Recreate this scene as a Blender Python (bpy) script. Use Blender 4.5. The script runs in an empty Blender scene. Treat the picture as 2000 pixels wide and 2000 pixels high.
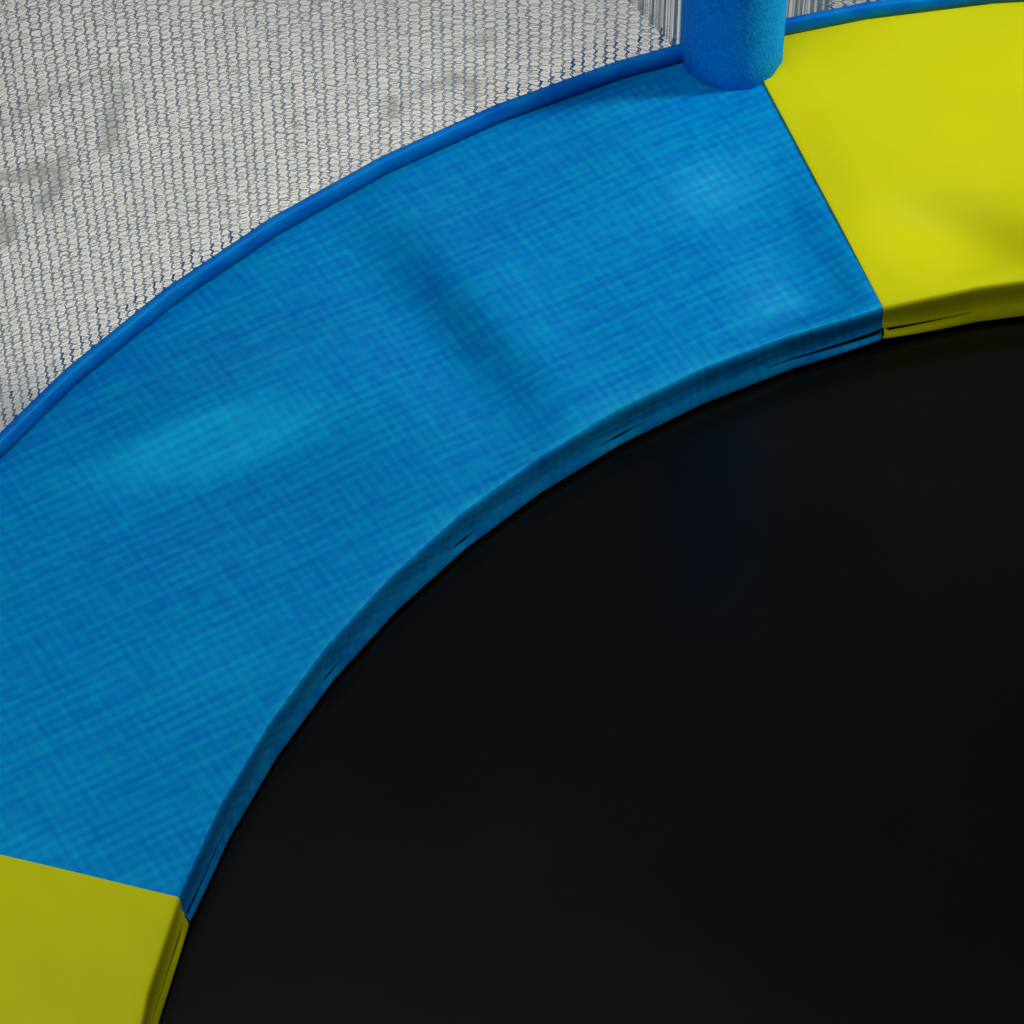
import bpy, bmesh, math
import numpy as np
from mathutils import Vector, Matrix

rng = np.random.default_rng(7)
S = 0.70                      # outer radius of the padded ring in metres
H = 0.252                     # height of the pad top above the floor
D = math.radians(5.625)       # one edge of the 64-sided ring
PH = math.radians(142.2535)   # direction of ring corner 0
R_IN, R_BOT, Z_BOT = 0.7222, 0.7168, -0.0309

C = bpy.context.scene.collection

# ------------------------------------------------------------------ helpers
def link(name, me, mats, parent=None, label=None):
    o = bpy.data.objects.new(name, me)
    C.objects.link(o)
    for m in (mats if isinstance(mats, (list, tuple)) else [mats]):
        me.materials.append(m)
    if parent: o.parent = parent
    if label: o['label'] = label
    return o

def mesh_np(name, V, F, mat_idx=None, smooth=False):
    """V in ring units (radius 1, pad top z=0) -> metres above the floor"""
    V = np.asarray(V, float) * S
    V[:, 2] += H
    me = bpy.data.meshes.new(name)
    if isinstance(F, np.ndarray):
        n, k = F.shape
        me.vertices.add(len(V)); me.vertices.foreach_set('co', V.astype(np.float32).ravel())
        me.loops.add(n * k); me.loops.foreach_set('vertex_index', F.astype(np.int32).ravel())
        me.polygons.add(n)
        me.polygons.foreach_set('loop_start', np.arange(0, n * k, k, dtype=np.int32))
        me.update(calc_edges=True)
    else:
        me.from_pydata(V.tolist(), [], [list(f) for f in F])
    if mat_idx is not None:
        me.polygons.foreach_set('material_index', np.asarray(mat_idx, np.int32))
    if smooth:
        me.polygons.foreach_set('use_smooth', np.ones(len(me.polygons), bool))
    me.validate(); me.update()
    return me

def ring(k, r):
    """point on the 64-sided ring at fractional corner number k (chords stay straight)"""
    k = np.asarray(k, float); i = np.floor(k); f = k - i
    a, b = PH - i * D, PH - (i + 1) * D
    x = (1 - f) * np.cos(a) + f * np.cos(b); y = (1 - f) * np.sin(a) + f * np.sin(b)
    return x * r, y * r

def k_of(deg): return (PH - math.radians(deg)) / D

# ------------------------------------------------------------------ materials
def new_mat(name):
    m = bpy.data.materials.new(name); m.use_nodes = True
    nt = m.node_tree; b = nt.nodes['Principled BSDF']
    return m, nt, b

def nd(nt, t, **kw):
    n = nt.nodes.new(t)
    for k, v in kw.items(): setattr(n, k, v)
    return n

def mth(nt, op, a, b=None, c=None, clamp=False):
    n = nd(nt, 'ShaderNodeMath', operation=op); n.use_clamp = clamp
    for i, v in enumerate((a, b, c)):
        if v is None: continue
        if isinstance(v, (int, float)): n.inputs[i].default_value = v
        else: nt.links.new(v, n.inputs[i])
    return n.outputs[0]

def coords(nt, rot=0.0, scale=(1, 1, 1), space='Object'):
    tc = nd(nt, 'ShaderNodeTexCoord'); mp = nd(nt, 'ShaderNodeMapping')
    r = nd(nt, 'ShaderNodeMapping'); r.inputs['Rotation'].default_value = (0, 0, rot)
    nt.links.new(tc.outputs[space], r.inputs[0]); nt.links.new(r.outputs[0], mp.inputs[0])
    mp.inputs['Scale'].default_value = scale
    return mp.outputs[0]

def noise(nt, vec, scale, detail=3, rough=.55, dist=0):
    n = nd(nt, 'ShaderNodeTexNoise'); n.inputs['Scale'].default_value = scale
    n.inputs['Detail'].default_value = detail; n.inputs['Roughness'].default_value = rough
    n.inputs['Distortion'].default_value = dist
    if vec is not None: nt.links.new(vec, n.inputs['Vector'])
    return n.outputs['Fac']

def ramp(nt, fac, stops):
    r = nd(nt, 'ShaderNodeValToRGB'); nt.links.new(fac, r.inputs[0])
    e = r.color_ramp.elements
    while len(e) < len(stops): e.new(.5)
    for el, (p, c) in zip(e, stops):
        el.position = p; el.color = (*c, 1)
    return r.outputs[0]

def woven_blue():
    m, nt, b = new_mat('blue_woven_vinyl')
    A = math.radians(-31)
    PER = .0052                                                          # thread spacing
    def threads(axis):
        tc = coords(nt, A, (1, 1, 1), 'UV'); sp = nd(nt, 'ShaderNodeSeparateXYZ'); nt.links.new(tc, sp.inputs[0])
        wob = noise(nt, coords(nt, A, (1, 1, 1), 'UV'), 60, 2, .5)
        q = mth(nt, 'ADD', sp.outputs[axis], mth(nt, 'MULTIPLY_ADD', wob, .0012, -.0006))
        return mth(nt, 'SINE', mth(nt, 'MULTIPLY', q, 2 * math.pi / PER))
    warp = noise(nt, coords(nt, A, (10, 150, 60), 'UV'), 1.0, 2, .5)          # long threads, each of its own shade
    weft = noise(nt, coords(nt, A, (150, 26, 60), 'UV'), 1.0, 2, .5)
    blot = noise(nt, coords(nt, A, (130, 170, 60), 'UV'), 1.0, 1, .5)
    big = noise(nt, coords(nt, 0, (1, 1, 1), 'UV'), 9.0, 3, .6)
    amp = noise(nt, coords(nt, A, (25, 60, 60), 'UV'), 1.0, 2, .5)
    amp2 = noise(nt, coords(nt, A, (60, 30, 60), 'UV'), 1.0, 2, .5)
    s = mth(nt, 'MULTIPLY_ADD', warp, 1.05, -0.525)
    s = mth(nt, 'ADD', s, mth(nt, 'MULTIPLY', threads(1), mth(nt, 'MULTIPLY_ADD', amp, .60, -.14)))
    s = mth(nt, 'ADD', s, mth(nt, 'MULTIPLY', threads(0), mth(nt, 'MULTIPLY_ADD', amp2, .48, -.12)))
    s = mth(nt, 'ADD', s, mth(nt, 'MULTIPLY_ADD', weft, 0.60, -0.30))
    s = mth(nt, 'ADD', s, mth(nt, 'MULTIPLY_ADD', blot, 1.0, -0.5))
    s = mth(nt, 'ADD', s, mth(nt, 'MULTIPLY_ADD', big, 0.25, -0.125))
    s = mth(nt, 'ADD', s, 0.5, clamp=True)
    col = ramp(nt, s, [(0.0, BLUE[0]), (0.36, BLUE[1]), (0.62, BLUE[2]), (1.0, BLUE[3])])
    nt.links.new(col, b.inputs['Base Color'])
    b.inputs['Roughness'].default_value = .46
    b.inputs['Specular IOR Level'].default_value = .75
    b.inputs['Specular Tint'].default_value = (.02, .78, .88, 1)
    bp = nd(nt, 'ShaderNodeBump'); bp.inputs['Strength'].default_value = .15; bp.inputs['Distance'].default_value = .0006
    nt.links.new(s, bp.inputs['Height']); nt.links.new(bp.outputs[0], b.inputs['Normal'])
    return m

BLUE = [(0.000, .108, .405), (0.000, .140, .437), (0.000, .172, .44), (0.000, .215, .44)]

def yellow_vinyl():
    m, nt, b = new_mat('yellow_vinyl')
    big = noise(nt, coords(nt), 14, 3, .6)
    col = ramp(nt, big, [(.3, (.445, .443, .003)), (.7, (.48, .477, .004))])
    # grime flecks in short rows
    g = noise(nt, coords(nt, 0, (150, 90, 100)), 1.0, 4, .7)
    gm = noise(nt, coords(nt), 22, 2, .5)
    k = mth(nt, 'MULTIPLY', mth(nt, 'SUBTRACT', g, .60, clamp=True), mth(nt, 'SUBTRACT', gm, .52, clamp=True))
    k = mth(nt, 'MULTIPLY', k, 22, clamp=True)
    mx = nd(nt, 'ShaderNodeMix', data_type='RGBA'); nt.links.new(k, mx.inputs[0])
    nt.links.new(col, mx.inputs[6]); mx.inputs[7].default_value = (.40, .38, .02, 1)
    nt.links.new(mx.outputs[2], b.inputs['Base Color'])
    b.inputs['Roughness'].default_value = .5; b.inputs['Specular IOR Level'].default_value = .05
    f = noise(nt, coords(nt), 900, 3, .6)
    bp = nd(nt, 'ShaderNodeBump'); bp.inputs['Strength'].default_value = .04; bp.inputs['Distance'].default_value = .0005
    nt.links.new(f, bp.inputs['Height']); nt.links.new(bp.outputs[0], b.inputs['Normal'])
    return m

def trim_blue():
    m, nt, b = new_mat('blue_trim_fabric')
    n = noise(nt, coords(nt, 0, (1, 1, 3)), 45, 3, .55)
    nt.links.new(ramp(nt, n, [(.3, (0, .075, .44)), (.7, (0, .17, .50))]), b.inputs['Base Color'])
    b.inputs['Roughness'].default_value = .42; b.inputs['Specular IOR Level'].default_value = .6; b.inputs['Specular Tint'].default_value = (.02, .62, 1, 1)
    return m

def foam_blue():
    m, nt, b = new_mat('blue_foam')
    n = noise(nt, coords(nt, .4, (1, 1, .62)), 820, 4, .68)
    n2 = noise(nt, coords(nt, 0, (1, 1, .7)), 120, 3, .6)
    s = mth(nt, 'ADD', mth(nt, 'MULTIPLY', n, .85), mth(nt, 'MULTIPLY', n2, .15))
    nt.links.new(ramp(nt, s, [(.34, (.0, .21, .70)), (.50, (0, .30, .93)), (.66, (.0, .42, .96))]), b.inputs['Base Color'])
    b.inputs['Roughness'].default_value = .85; b.inputs['Specular IOR Level'].default_value = .1
    bp = nd(nt, 'ShaderNodeBump'); bp.inputs['Strength'].default_value = .55; bp.inputs['Distance'].default_value = .0009
    nt.links.new(n, bp.inputs['Height']); nt.links.new(bp.outputs[0], b.inputs['Normal'])
    return m

def black_mat():
    m, nt, b = new_mat('black_jumping_fabric')
    n = noise(nt, coords(nt), 5, 3, .6)
    nt.links.new(ramp(nt, n, [(.3, (.0008, .0008, .0006)), (.7, (.0018, .0016, .0012))]), b.inputs['Base Color'])
    b.inputs['Specular IOR Level'].default_value = .25
    r = mth(nt, 'MULTIPLY_ADD', noise(nt, coords(nt), 16, 3, .6), .05, .19)
    nt.links.new(r, b.inputs['Roughness'])
    w = nd(nt, 'ShaderNodeTexWave'); w.inputs['Scale'].default_value = 260; nt.links.new(coords(nt, .3), w.inputs[0])
    bp = nd(nt, 'ShaderNodeBump'); bp.inputs['Strength'].default_value = .02; bp.inputs['Distance'].default_value = .0003
    nt.links.new(w.outputs['Fac'], bp.inputs['Height']); nt.links.new(bp.outputs[0], b.inputs['Normal'])
    return m

def plain(name, col, rough=.6, spec=.3, var=.12, scale=120):
    m, nt, b = new_mat(name)
    n = noise(nt, coords(nt), scale, 2, .5)
    lo = tuple(c * (1 - var) for c in col); hi = tuple(c * (1 + var) for c in col)
    nt.links.new(ramp(nt, n, [(.3, lo), (.7, hi)]), b.inputs['Base Color'])
    b.inputs['Roughness'].default_value = rough; b.inputs['Specular IOR Level'].default_value = spec
    return m

def yarn(name, col, through=.90):
    """thin polyester yarn: part of the light goes through it"""
    m, nt, b = new_mat(name)
    n = noise(nt, coords(nt), 120, 2, .5)
    c = ramp(nt, n, [(.3, tuple(v * .97 for v in col)), (.7, tuple(min(.97, v * 1.03) for v in col))])
    nt.links.new(c, b.inputs['Base Color']); b.inputs['Roughness'].default_value = .6; b.inputs['Specular IOR Level'].default_value = .2
    t = nd(nt, 'ShaderNodeBsdfTranslucent'); nt.links.new(c, t.inputs[0])
    mx = nd(nt, 'ShaderNodeMixShader'); mx.inputs[0].default_value = through
    nt.links.new(b.outputs[0], mx.inputs[1]); nt.links.new(t.outputs[0], mx.inputs[2])
    nt.links.new(mx.outputs[0], nt.nodes['Material Output'].inputs[0])
    return m

# dark brown strokes on the floor: (x0,y0,x1,y1,width,strength) in ring units
DARK_MARKS = [(-.922, 1.158, -.876, 1.170, .010, .75), (-.876, 1.170, -.875, 1.186, .010, .6), (-.876, 1.168, -.884, 1.128, .011, .8),
          (-.831, 1.293, -.876, 1.274, .009, .4), (-.876, 1.274, -.935, 1.224, .010, .42), (-.829, 1.266, -.832, 1.233, .010, .5),
          (-.832, 1.233, -.836, 1.202, .010, .8), (-.922, 1.112, -.912, 1.090, .012, .8), (-.596, 1.249, -.560, 1.271, .008, .4),
          (-.560, 1.271, -.538, 1.283, .008, .6), (-.538, 1.283, -.521, 1.277, .009, .75), (-.521, 1.277, -.523, 1.262, .009, .7),
          (-.593, 1.256, -.589, 1.238, .010, .85), (-.522, 1.331, -.509, 1.334, .008, .5)]
STREAKS = [(-.93, 1.05, -.901, 1.088, .005, .6), (-.663, 1.15, -.609, 1.236, .006, .6), (-.481, 1.25, -.425, 1.35, .006, .6),
           (-.87, 1.26, -.89, 1.22, .014, .35), (-.80, 1.215, -.78, 1.19, .016, .3), (-.62, 1.22, -.56, 1.23, .02, .3)]

def floor_stone():
    m, nt, b = new_mat('pale_stone_floor')
    tc = nd(nt, 'ShaderNodeTexCoord')
    wob = nd(nt, 'ShaderNodeTexNoise'); wob.inputs['Scale'].default_value = 40; wob.inputs['Detail'].default_value = 2
    nt.links.new(tc.outputs['Object'], wob.inputs['Vector'])
    vs = nd(nt, 'ShaderNodeVectorMath', operation='SUBTRACT'); nt.links.new(wob.outputs['Color'], vs.inputs[0]); vs.inputs[1].default_value = (.5, .5, .5)
    vm = nd(nt, 'ShaderNodeVectorMath', operation='SCALE'); nt.links.new(vs.outputs[0], vm.inputs[0]); vm.inputs['Scale'].default_value = .02
    va = nd(nt, 'ShaderNodeVectorMath', operation='ADD'); nt.links.new(tc.outputs['Object'], va.inputs[0]); nt.links.new(vm.outputs[0], va.inputs[1])
    sp = nd(nt, 'ShaderNodeSeparateXYZ'); nt.links.new(va.outputs[0], sp.inputs[0])
    X, Y = sp.outputs[0], sp.outputs[1]
    def strokes(lst):
        tot = None
        for x0, y0, x1, y1, w, st in lst:
            x0, y0, x1, y1, w = (v * S for v in (x0, y0, x1, y1, w * .8)); st *= .75
            dx, dy = x1 - x0, y1 - y0; L2 = dx * dx + dy * dy
            px = mth(nt, 'SUBTRACT', X, x0); py = mth(nt, 'SUBTRACT', Y, y0)
            t = mth(nt, 'ADD', mth(nt, 'MULTIPLY', px, dx / L2), mth(nt, 'MULTIPLY', py, dy / L2), clamp=True)
            ex = mth(nt, 'SUBTRACT', px, mth(nt, 'MULTIPLY', t, dx)); ey = mth(nt, 'SUBTRACT', py, mth(nt, 'MULTIPLY', t, dy))
            d2 = mth(nt, 'ADD', mth(nt, 'MULTIPLY', ex, ex), mth(nt, 'MULTIPLY', ey, ey))
            g = mth(nt, 'MULTIPLY', mth(nt, 'EXPONENT', mth(nt, 'MULTIPLY', d2, -1 / (w * w))), st)
            tot = g if tot is None else mth(nt, 'MAXIMUM', tot, g)
        return tot
    base = ramp(nt, noise(nt, coords(nt), 7, 5, .6), [(.3, (.70, .67, .625)), (.7, (.80, .775, .74))])
    mx = nd(nt, 'ShaderNodeMix', data_type='RGBA'); nt.links.new(strokes(DARK_MARKS), mx.inputs[0])
    nt.links.new(base, mx.inputs[6]); mx.inputs[7].default_value = (.25, .225, .18, 1)
    mx2 = nd(nt, 'ShaderNodeMix', data_type='RGBA'); nt.links.new(strokes(STREAKS), mx2.inputs[0])
    nt.links.new(mx.outputs[2], mx2.inputs[6]); mx2.inputs[7].default_value = (.85, .85, .83, 1)
    nt.links.new(mx2.outputs[2], b.inputs['Base Color'])
    b.inputs['Roughness'].default_value = .6; b.inputs['Specular IOR Level'].default_value = .3
    return m

M = dict(blue=woven_blue(), yellow=yellow_vinyl(), trim=trim_blue(), foam=foam_blue(), mat=black_mat(), floor=floor_stone(),
         strand=yarn('blue_grey_net_yarn', (.78, .885, .955)), thin=yarn('fine_grey_net_yarn', (.82, .82, .80)),
         pale=yarn('pale_net_yarn', (.86, .845, .81)), stripe=yarn('mid_blue_net_yarn', (.34, .58, .76)), bottom=yarn('deep_blue_net_yarn', (.16, .46, .78)),
         steel=plain('galvanised_steel', (.32, .33, .34), .4, .5), gap_shade=plain('gap_shade_black', (.004, .004, .005), .9, .1))

# ------------------------------------------------------------------ pad relief
# soft dents and swellings of the stuffing: (x, y, slope, direction it faces, long axis, sigma along, sigma across), angles in degrees
BUMPS = [(-.692, .562, .50, 288, 33, .066, .038), (-.522, .665, .72, 216, -54, .085, .030), (-.352, .803, .20, -48, 27, .115, .040),
         (-.352, .803, .20, -48, -57, .110, .034), (-.300, .690, .22, -50, -50, .05, .02), (-.420, .640, .12, 200, -50, .06, .03),
         (-.60, .50, .08, 210, 120, .05, .05), (-.66, .38, .10, 270, 30, .06, .04), (-.72, .36, .08, 200, 110, .05, .04), (-.62, .72, .08, 300, 40, .06, .03)]

def relief(x, y):
    h = np.zeros_like(x)
    for cx, cy, a, face, ax, sl, ss in BUMPS:
        fc, t = math.radians(face), math.radians(ax); dx, dy = x - cx, y - cy
        u = dx * math.cos(t) + dy * math.sin(t); v = -dx * math.sin(t) + dy * math.cos(t)
        h -= a * (dx * math.cos(fc) + dy * math.sin(fc)) * np.exp(-(u * u) / (2 * sl * sl) - (v * v) / (2 * ss * ss))
    return h * away(x, y)

def away(x, y):
    return 1 - np.exp(-((x + .3271) ** 2 + (y - .9413) ** 2) / .09 ** 2)     # the post presses the stuffing flat

def set_uv(me, uv):
    """cloth coordinates: the cover unrolled flat, so the weave runs on over the edge"""
    lay = me.uv_layers.new(name='cloth'); li = np.empty(len(me.loops), np.int32)
    me.loops.foreach_get('vertex_index', li); lay.data.foreach_set('uv', uv[li].astype(np.float32).ravel())

def sstep(a, b, x):
    t = np.clip((x - a) / (b - a), 0, 1); return t * t * (3 - 2 * t)

def make_pad(k0, k1, mat, lift, yellow, parent, label, slits):
    """one stuffed section of the ring between corners k0 and k1, its hem band a sub-part"""
    gap = .0008
    ks = [k0 + gap, k0 + .012, k0 + .03, k0 + .07]
    n = int(round((k1 - k0) * 10))
    ks += [k0 + (k1 - k0) * i / n for i in range(1, n)]
    ks += [k1 - .07, k1 - .03, k1 - .012, k1 - gap]
    ks = np.array(ks); nk = len(ks)
    dend = np.minimum(ks - k0, k1 - ks)
    # profile: outer wall -> top -> inner bevel -> inner wall -> back underneath
    prof = [(1.012, -.055), (1.0125, -.02), (1.009, -.006), (1.004, -.001)]
    rt = np.linspace(1.0, R_IN + .0008, 46)
    for r in rt: prof.append((r, 0.0))
    ntop = len(prof)
    prof += [(.7217, -.0012), (.7211, -.0040), (.7209, -.0085), (.7208, -.0140), (.7201, -.0190), (.7194, -.0218), (.7191, -.0225), (.7193, -.0227), (.7240, -.0232), (.76, -.024)]
    P = np.array(prof); npf = len(P)
    V = np.zeros((nk, npf, 3)); FULL = np.zeros((nk, npf)); UV = np.zeros((nk, npf, 2))
    arc = np.concatenate([[0], np.cumsum(np.hypot(*np.diff(P, axis=0).T))]); un = 1.0 + arc[4] - arc
    for j in range(npf):
        x, y = ring(ks, P[j, 0]); z = np.full(nk, P[j, 1])
        r = P[j, 0]
        if P[j, 1] > -.006 and r < 1.006:
            f = sstep(1.0, .985, r) * sstep(R_IN - .002, R_IN + .02, r)
            g = sstep(0, .35, dend)
            if not yellow:
                z = z + relief(x, y) * f * g * .35; FULL[:, j] = relief(x, y) * f * g * .65
            else:
                q = (r - R_IN) / (1 - R_IN)          # 0 inside .. 1 outside
                w = g * (.55 + .45 * np.sin(ks * 1.3 + 1.0))
                z = z + .0016 * np.exp(-((q - .42) / .22) ** 2) * w
                u, v = x + .128, y - .744
                dent = .62 * u * np.exp(-u * u / (2 * .085 ** 2) - (v + .16 * u) ** 2 / (2 * .024 ** 2)) * sstep(0, 1.6, ks - k0) * f
                z = z + dent * .3; FULL[:, j] = dent * .7
            z = z + .0022 * np.exp(-((r - .86) / .11) ** 2) * g * away(x, y)
            z = z - .0012 * sstep(.9935, .9985, r)
        # rounded seam ends, slightly pinched where the sections meet
        e = np.exp(-dend / .016)
        z = z - (.0006 if yellow else .0) * e * (1 if P[j, 1] > -.02 else 0)
        if P[j, 1] < -.018 and r < .77:
            z = z + .0035 * np.exp(-dend / .35)
        z = z + lift * (1 if P[j, 1] > -.02 else .3) * (0.35 + .65 * sstep(.72, .82, r))
        V[:, j, 0], V[:, j, 1], V[:, j, 2] = x, y, z
        UV[:, j, 0], UV[:, j, 1] = (q_ * S for q_ in ring(ks, un[j]))
    idx = np.arange(nk * npf).reshape(nk, npf)
    F = np.stack([idx[:-1, :-1], idx[1:, :-1], idx[1:, 1:], idx[:-1, 1:]], -1).reshape(-1, 4).tolist()
    F.append(list(idx[0, :][::1])); F.append(list(idx[-1, ::-1]))
    me = mesh_np('pad_section', V.reshape(-1, 3), F, smooth=True)
    if True:                                            # the cloth's shading keeps the full softness of the dents
        W = V.copy(); W[:, :, 2] += FULL
        soft = mesh_np('soft', W.reshape(-1, 3), F, smooth=True)
        vn = np.empty(len(soft.vertices) * 3, np.float32); soft.vertex_normals.foreach_get('vector', vn); vn = vn.reshape(-1, 3)
        li = np.empty(len(me.loops), np.int32); me.loops.foreach_get('vertex_index', li)
        ln = vn[li]; ln[len(ln) - 2 * npf:] = 0
        me.normals_split_custom_set(ln.tolist()); bpy.data.meshes.remove(soft)
    set_uv(me, UV.reshape(-1, 2))
    me.polygons[len(F) - 2].use_smooth = False; me.polygons[len(F) - 1].use_smooth = False
    o = link('pad_section', me, mat, parent, label)
    # hem band: overlaps behind the wall, and gapes open where it sags
    hk = []
    kk = k0 + .012
    while kk < k1 - .012:
        hk.append(kk); kk += .02
    hk.append(k1 - .012); hk = np.array(hk)
    top = np.full(len(hk), -.0215)
    sag = np.zeros(len(hk))
    for a, b, peak, depth in slits:
        t = np.where(hk < peak, np.clip((hk - a) / max(peak - a, 1e-6), 0, 1), np.clip((b - hk) / max(b - peak, 1e-6), 0, 1))
        sag = np.maximum(sag, np.where((hk >= a) & (hk <= b), depth * t, 0))
    dend = np.minimum(hk - k0, k1 - hk)
    lift_h = .0035 * np.exp(-dend / .35)
    on = sag > 1e-6
    ztop = np.where(on, -.0222 - sag, top) + lift_h
    rr_top = np.full(len(hk), .71935)
    zb = Z_BOT + lift_h
    rows = []
    for r, z in ((rr_top, ztop), (np.full(len(hk), .7178), (ztop + zb) / 2), (np.full(len(hk), R_BOT), zb + .0006), (np.full(len(hk), R_BOT), zb), (np.full(len(hk), R_BOT + .0003), zb - .0004), (np.full(len(hk), R_BOT + .004), zb - .0008)):
        x, y = ring(hk, r); rows.append(np.stack([x, y, z], -1))
    Vh = np.stack(rows, 1); nh, mh = Vh.shape[:2]
    ih = np.arange(nh * mh).reshape(nh, mh)
    Fh = np.stack([ih[:-1, :-1], ih[1:, :-1], ih[1:, 1:], ih[:-1, 1:]], -1).reshape(-1, 4)
    meh = mesh_np('hem_band', Vh.reshape(-1, 3), Fh, smooth=True)
    set_uv(meh, np.stack([q_ * S for q_ in ring(np.repeat(hk, mh), .69 + .3 * Vh.reshape(-1, 3)[:, 2])], -1))
    link('hem_band', meh, mat, o)
    return o

# ------------------------------------------------------------------ the trampoline
tramp = bpy.data.objects.new('trampoline', None); C.objects.link(tramp)
tramp.empty_display_size = .1
tramp['label'] = 'round trampoline with blue and yellow padded rim, black mat and foam-covered post on pale floor'
tramp['category'] = 'trampoline'

# jumping mat
n = 256
a = np.arange(n) * 2 * math.pi / n
V = [(0, 0, Z_BOT - .0045)]
F = []
radii = [.2, .4, .6, .70, .76, .83]
for r in radii:
    V += [(r * math.cos(t), r * math.sin(t), Z_BOT - .0045) for t in a]
for i in range(n): F.append((0, 1 + i, 1 + (i + 1) % n))
for q in range(len(radii) - 1):
    for i in range(n):
        b0, b1 = 1 + q * n, 1 + (q + 1) * n
        F.append((b0 + i, b1 + i, b1 + (i + 1) % n, b0 + (i + 1) % n))
link('jumping_mat', mesh_np('jumping_mat', V, F), M['mat'], tramp)

# backing strip added behind the hem, black for the shade in the gaping hem
bk = np.arange(0, 64.01, .5); rows = []
for r, z in ((.7245, -.012), (.7235, -.0345)):
    x, y = ring(bk, r); rows.append(np.stack([x, y, np.full(len(bk), z)], -1))
Vb = np.stack(rows, 1); ib = np.arange(len(bk) * 2).reshape(-1, 2)
Fb = np.stack([ib[:-1, 0], ib[1:, 0], ib[1:, 1], ib[:-1, 1]], -1)
link('gap_shade_strip', mesh_np('backing', Vb.reshape(-1, 3), Fb), M['gap_shade'], tramp)

# six sections of padding
bounds = [-26, -15, -4, 6, 17, 28, 38]
blue_slits = [(4.72, 6.0, 5.97, .0046), (2.74, 3.28, 3.0, .0030), (.78, 1.25, 1.0, .0030), (-1.22, -.79, -1.0, .0030), (-4.0, -2.84, -3.93, .0044)]
yr_slits = [(6.03, 6.95, 6.07, .0028)]
yl_slits = [(-5.1, -4.05, -4.2, .0036)]
names = {(-4, 6): ('blue', 'woven blue section with crosshatched cloth grain'), (6, 17): ('yellow', 'yellow section beside the foam post, with faint grime'),
         (-15, -4): ('yellow', 'yellow section in the lower corner, away from the post')}
for i in range(6):
    k0, k1 = bounds[i], bounds[i + 1]
    yel = i % 2 == 1
    yel = (k0, k1) in ((-15, -4), (6, 17)) or (k0, k1) == (28, 38)
    lab = names.get((k0, k1), (None, None))[1]
    sl = blue_slits if (k0, k1) == (-4, 6) else yr_slits if (k0, k1) == (6, 17) else yl_slits if (k0, k1) == (-15, -4) else []
    make_pad(k0, k1, M['yellow'] if yel else M['blue'], .0022 if yel else 0, yel, tramp, lab, sl)

# piping tube along the outer edge
tk = np.concatenate([np.arange(-26, 38.001, .25)]); na = 16
rt_, rz_, cz, cr = .0053, .0078, .0052, 1.0047
rows = []
for j in range(na):
    t = 2 * math.pi * j / na
    x, y = ring(tk, cr + rt_ * math.cos(t)); rows.append(np.stack([x, y, np.full(len(tk), cz + rz_ * math.sin(t))], -1))
Vt = np.stack(rows, 1); it = np.arange(len(tk) * na).reshape(-1, na)
Ft = np.stack([it[:-1], it[1:], np.roll(it, -1, 1)[1:], np.roll(it, -1, 1)[:-1]], -1).reshape(-1, 4)
link('edge_piping', mesh_np('edge_piping', Vt.reshape(-1, 3), Ft, smooth=True), M['trim'], tramp)

# steel ring and legs under the padding
fk = np.arange(0, 64.01, 1); rows = []
for j in range(12):
    t = 2 * math.pi * j / 12
    x, y = ring(fk, .965 + .025 * math.cos(t)); rows.append(np.stack([x, y, np.full(len(fk), -.062 + .025 * math.sin(t))], -1))
Vf = np.stack(rows, 1); i_ = np.arange(len(fk) * 12).reshape(-1, 12)
Ff = np.stack([i_[:-1], i_[1:], np.roll(i_, -1, 1)[1:], np.roll(i_, -1, 1)[:-1]], -1).reshape(-1, 4)
link('frame_ring', mesh_np('frame_ring', Vf.reshape(-1, 3), Ff, smooth=True), M['steel'], tramp)
for kk in bounds[:-1]:
    x0, y0 = (float(v) for v in ring(kk, .965)); V = []; F = []
    for z in (-.05, -H / S):
        for j in range(14):
            t = 2 * math.pi * j / 14; V.append((x0 + .022 * math.cos(t), y0 + .022 * math.sin(t), z))
    for j in range(14): F.append((j, (j + 1) % 14, 14 + (j + 1) % 14, 14 + j))
    F.append(list(range(27, 13, -1)))
    link('leg', mesh_np('leg', V, F, smooth=True), M['steel'], tramp)

# foam-covered post standing on the seam
px, py, pr = -.3266, .9380, .0386
V, F = [], []
ns = 13
zs = [-.0015, .0012, .02, .1, .2, .3, .42, .54, .60, .625]
rr = [pr - .0014, pr, pr, pr, pr, pr, pr, pr, pr * .9, pr * .5]
off = math.radians(-14.3)
for z, r in zip(zs, rr):
    for j in range(ns):
        t = off - 2 * math.pi * j / ns
        V.append((px + r * math.cos(t), py + r * math.sin(t), z))
for q in range(len(zs) - 1):
    for j in range(ns):
        F.append((q * ns + j, (q + 1) * ns + j, (q + 1) * ns + (j + 1) % ns, q * ns + (j + 1) % ns))
F.append(list(range(ns))); F.append([(len(zs) - 1) * ns + j for j in range(ns)][::-1])
me = mesh_np('foam_sleeve', V, F, smooth=True)
bm = bmesh.new(); bm.from_mesh(me); bmesh.ops.recalc_face_normals(bm, faces=bm.faces); bm.to_mesh(me); bm.free()
me.polygons[len(F) - 2].use_smooth = False; me.polygons[len(F) - 1].use_smooth = False
link('post', me, M['foam'], tramp, 'blue foam-covered post standing on the seam')

# ------------------------------------------------------------------ safety net, every yarn modelled
NR = 1.0075
def net_point(k, z, d=0.0):
    x, y = ring(k, NR + d); return np.stack([x, y, z], -1)

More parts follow.
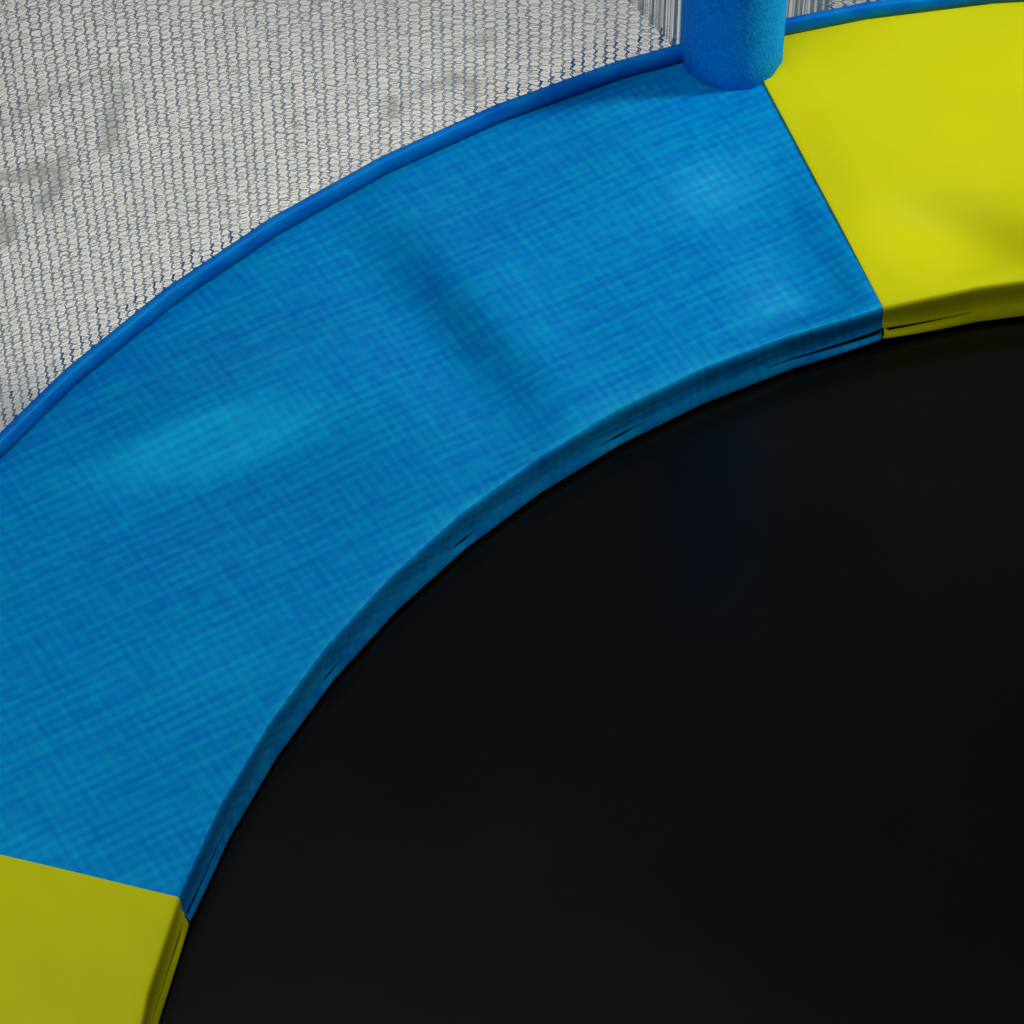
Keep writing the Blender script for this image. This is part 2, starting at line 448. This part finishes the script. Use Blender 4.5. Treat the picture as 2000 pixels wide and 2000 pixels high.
def prism(A, B, w, N):
    """triangular strands from A to B, width w, facing the inward normal N"""
    d = B - A; d /= np.linalg.norm(d, axis=1, keepdims=True) + 1e-12
    s = np.cross(d, N); s /= np.linalg.norm(s, axis=1, keepdims=True) + 1e-12
    h = (w / 2)[:, None]
    A = A - d * h * .5; B = B + d * h * .5
    V = np.stack([A - s * h, A + s * h, A + N * h * .8, B - s * h, B + s * h, B + N * h * .8], 1)
    b = np.arange(len(A))[:, None] * 6
    Q = np.concatenate([b + np.array(q) for q in ((0, 3, 5, 2), (2, 5, 4, 1))], 0)
    return V.reshape(-1, 3), Q

def flat(A, B, w, N):
    d = B - A; d /= np.linalg.norm(d, axis=1, keepdims=True) + 1e-12
    s = np.cross(d, N); h = (w / 2)[:, None]
    V = np.stack([A - s * h, A + s * h, B + s * h, B - s * h], 1)
    b = np.arange(len(A))[:, None] * 4
    return V.reshape(-1, 3), b + np.array([0, 1, 2, 3])

def join(parts):
    Vs, Fs, Ms, o = [], [], [], 0
    for (v, f), m in parts:
        Vs.append(v); Fs.append(f + o); Ms.append(np.full(len(f), m)); o += len(v)
    return np.concatenate(Vs), np.concatenate(Fs), np.concatenate(Ms)

WK = 1 / 11.0            # wale spacing in ring corners
CZ = .00615              # stitch height

def bottom_height(k):  # top of the deeper blue stitches low on the net, uneven along it
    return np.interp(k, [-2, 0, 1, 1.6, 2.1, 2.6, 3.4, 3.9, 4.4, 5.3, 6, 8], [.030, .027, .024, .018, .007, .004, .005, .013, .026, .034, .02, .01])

def stripe_z(k):
    """height where the gathered border starts, left of the post"""
    return np.interp(k, [4.9, 5.02, 5.56, 6.2], [9, .084, .0, 0.0])

def net_panel(ka, kb, ztop, left, label):
    nw = int(round((kb - ka) / WK)); nz = int(ztop / CZ)
    I, J = np.meshgrid(np.arange(nw), np.arange(nz), indexing='ij')
    I, J = I.ravel(), J.ravel()
    wj = rng.normal(0, .025, nw + 2)                      # each wale wanders a little
    rowj = rng.normal(0, .16, nw + 2)
    kc = ka + (I + .5) * WK + (wj[I] + .05 * np.sin(J * .16 + I * 1.7)) * WK
    zc = (J + rowj[I] + rng.normal(0, .04, len(I))) * CZ - .004
    if left:
        keep = zc < stripe_z(kc)
    else:
        keep = kc > 6.62 + 0 * zc
    kc, zc, I, J = kc[keep], zc[keep], I[keep], J[keep]
    ang = PH - kc * D
    N = -np.stack([np.cos(ang), np.sin(ang), np.zeros_like(ang)], -1)
    jit = lambda s: rng.normal(0, s, len(kc))
    # corners of the stitch, in (wale, stitch) units
    pts = {}
    jx, jz = jit(.03), jit(.05)
    size = np.clip(1 + jit(.16), .6, 1.5)
    for nme, (u, v) in dict(b=(-.10, -.02), l=(-.22, .20), t=(-.12, .44), r=(.02, .20), tip=(.20, .58), n=(.04, .76), b2=(-.10, .98)).items():
        pts[nme] = net_point(kc + (u * size + jx) * WK, zc + (v + jz * (nme not in ('b', 'b2'))) * CZ)
    segs = [('b', 'l', 1), ('l', 't', 1), ('t', 'r', 1), ('r', 'b', 1), ('t', 'tip', 1.1), ('r', 'tip', .8), ('tip', 'n', 1), ('n', 'b2', 1.2), ('t', 'n', .8)]
    in_bottom = zc < bottom_height(kc) * np.clip(1 + rng.normal(0, .22, len(kc)), .4, 1.6)
    def build(sel, with_thin):
        w0 = .00092 * np.clip(1 + rng.normal(0, .16, len(kc)), .6, 1.5)
        A = np.concatenate([pts[a][sel] for a, b_, _ in segs]); B = np.concatenate([pts[b_][sel] for a, b_, _ in segs])
        W = np.concatenate([w0[sel] * f for _, _, f in segs]); NN = np.concatenate([N[sel]] * len(segs))
        return prism(A, B, W, NN)
    body = [(build(~in_bottom, True), 0)]
    bottom = [(build(in_bottom, True), 0)]
    # thin yarns fanning over to the next wale
    for mat_i, w, lst in ((1, .00020, [((.20, .58), (.80, .14), 0)]),
                          (2, .00050, [((.20, .50), (.75, .02), 0), ((.05, .25), (.82, -.16), 0), ((.16, .80), (.86, .44), 0)])):
        for (u0, v0), (u1, v1), _ in lst:
            A = net_point(kc + (u0 + jit(.05)) * WK, zc + (v0 + jit(.12)) * CZ, .0003)
            B = net_point(kc + (u1 + jit(.05)) * WK, zc + (v1 + jit(.16)) * CZ, .0003)
            body.append((flat(A, B, w * np.clip(1 + jit(.3), .5, 1.8), N), mat_i))
    o = None
    V, Q, mi = join(body)
    o = link('safety_net', mesh_np('safety_net', V, Q, mi), [M['strand'], M['thin'], M['pale']], tramp, label)
    if in_bottom.any():
        V, Q, mi = join(bottom)
        link('net_bottom_band', mesh_np('net_bottom_band', V, Q, mi), M['bottom'], o)
    # gathered border of upright yarns beside the post
    if left:
        kx = lambda x: k_of(115 - (x - 1173) / 42.8)
        dark = [(1199, 1.5), (1206, 1), (1216, 2.5), (1231, 4.5), (1238, 1.5), (1257, 2.6), (1266, 1.2), (1277, 2.4), (1284, 1.2), (1300, 4.8), (1306, 2), (1322, 7.5), (1340, 3)]
        span = (1197, 1345)
    else:
        kx = lambda x: k_of(105 - (x - 1601) / 43.2)
        dark = [(1520, 3), (1530, 3), (1541, 2.5), (1556, 7), (1565.5, 5), (1573, 2.6), (1586, 6.5), (1602, 10), (1616, 8)]
        span = (1515, 1624)
    parts = []
    def strip(xs, wpx, mat_i, d):
        k = np.array([kx(x) for x in xs])
        z0 = stripe_z(k) - .006 if left else np.full(len(k), -.004)
        A = net_point(k, z0, d); B = net_point(k, np.full(len(k), ztop), d)
        an = PH - k * D; NN = -np.stack([np.cos(an), np.sin(an), np.zeros_like(an)], -1)
        return flat(A, B, np.array(wpx) / 2480., NN), mat_i
    parts.append(strip([x for x, _ in dark], [w for _, w in dark], 0, .0002))
    xs = rng.uniform(span[0], span[1], 70 if left else 22)
    parts.append(strip(xs, rng.uniform(.6, 2.4, len(xs)), 2, .0006))
    xs = rng.uniform(span[0], span[1], 40 if left else 8)
    parts.append(strip(xs, rng.uniform(.4, .9, len(xs)), 1, .0009))
    V, Q, mi = join(parts)
    link('gathered_border', mesh_np('gathered_border', V, Q, mi), [M['stripe'], M['thin'], M['pale']], o)
    return o

net_panel(-1.6, 5.70, .43, True, 'wide net behind the blue section')
net_panel(6.5, 10.2, .16, False, 'net behind the yellow section')

# ------------------------------------------------------------------ floor
me = bpy.data.meshes.new('floor')
me.from_pydata([(-6, -6, 0), (6, -6, 0), (6, 8, 0), (-6, 8, 0)], [], [(0, 1, 2, 3)])
fl = link('floor', me, M['floor']); fl['kind'] = 'structure'
fl['label'] = 'pale stone floor with faint brown marks, seen through the net'; fl['category'] = 'floor'

# ------------------------------------------------------------------ light, camera
w = bpy.data.worlds.new('World'); bpy.context.scene.world = w; w.use_nodes = True
bg = w.node_tree.nodes['Background']; bg.inputs[0].default_value = (.95, .97, 1.0, 1); bg.inputs[1].default_value = .12

def lamp(name, loc, target, size, power, col=(1, 1, 1)):
    l = bpy.data.lights.new(name, 'AREA'); l.shape = 'DISK'; l.size = size; l.energy = power; l.color = col
    o = bpy.data.objects.new(name, l); C.objects.link(o)
    o.location = Vector(loc) * S + Vector((0, 0, H))
    d = (Vector(target) - Vector(loc)); o.rotation_euler = d.to_track_quat('-Z', 'Y').to_euler()
    return o
lamp('softbox', (-.64, .44, 2.1), (-.66, .36, 0), .50, 10.4, (.88, .94, 1.0))
sl = bpy.data.lights.new('key_spot', 'SPOT'); so = bpy.data.objects.new('key_spot', sl); C.objects.link(so)
sl.energy = 31; sl.color = (1, 1, .84); sl.spot_size = math.radians(50); sl.spot_blend = 1.0; sl.shadow_soft_size = .035
so.location = Vector((.55, 1.05, .95)) * S + Vector((0, 0, H))
so.rotation_euler = (Vector((-.46, .84, 0)) - Vector((.55, 1.05, .95))).to_track_quat('-Z', 'Y').to_euler()

fl_ = bpy.data.lights.new('floor_fill_spot', 'SPOT'); fo = bpy.data.objects.new('floor_fill_spot', fl_); C.objects.link(fo)  # unseen lamp, added to brighten the floor behind the net
fl_.energy = 20; fl_.color = (1, .985, .96); fl_.spot_size = math.radians(36); fl_.spot_blend = .85; fl_.shadow_soft_size = .12
fo.location = Vector((-.66, 1.62, 1.7)) * S + Vector((0, 0, H))
fo.rotation_euler = (Vector((-.58, 1.30, -.36)) - Vector((-.66, 1.62, 1.7))).to_track_quat('-Z', 'Y').to_euler()

cl_ = bpy.data.lights.new('corner_fill_spot', 'SPOT'); ko = bpy.data.objects.new('corner_fill_spot', cl_); C.objects.link(ko)  # unseen lamp, added to lift the yellow section in the lower corner
cl_.energy = 10; cl_.color = (1, 1, .95); cl_.spot_size = math.radians(28); cl_.spot_blend = 1.0; cl_.shadow_soft_size = .15
ko.location = Vector((-1.25, .35, 1.5)) * S + Vector((0, 0, H))
ko.rotation_euler = (Vector((-.84, .10, 0)) - Vector((-1.25, .35, 1.5))).to_track_quat('-Z', 'Y').to_euler()

cam = bpy.data.cameras.new('camera'); co = bpy.data.objects.new('camera', cam); C.objects.link(co)
co.location = Vector((-.48942, -1.16785, 2.03510)) * S + Vector((0, 0, H))
co.rotation_euler = (math.radians(90 - 50.6766), 0, 0)
cam.sensor_width = 36; cam.lens = 36 * 7651.97 / 2000; cam.clip_end = 100; cam.clip_start = .01
sc = bpy.context.scene; sc.camera = co
sc.view_settings.view_transform = 'Standard'; sc.view_settings.look = 'None'
sc.view_settings.exposure = 0; sc.view_settings.gamma = 1; sc.view_settings.use_curve_mapping = False
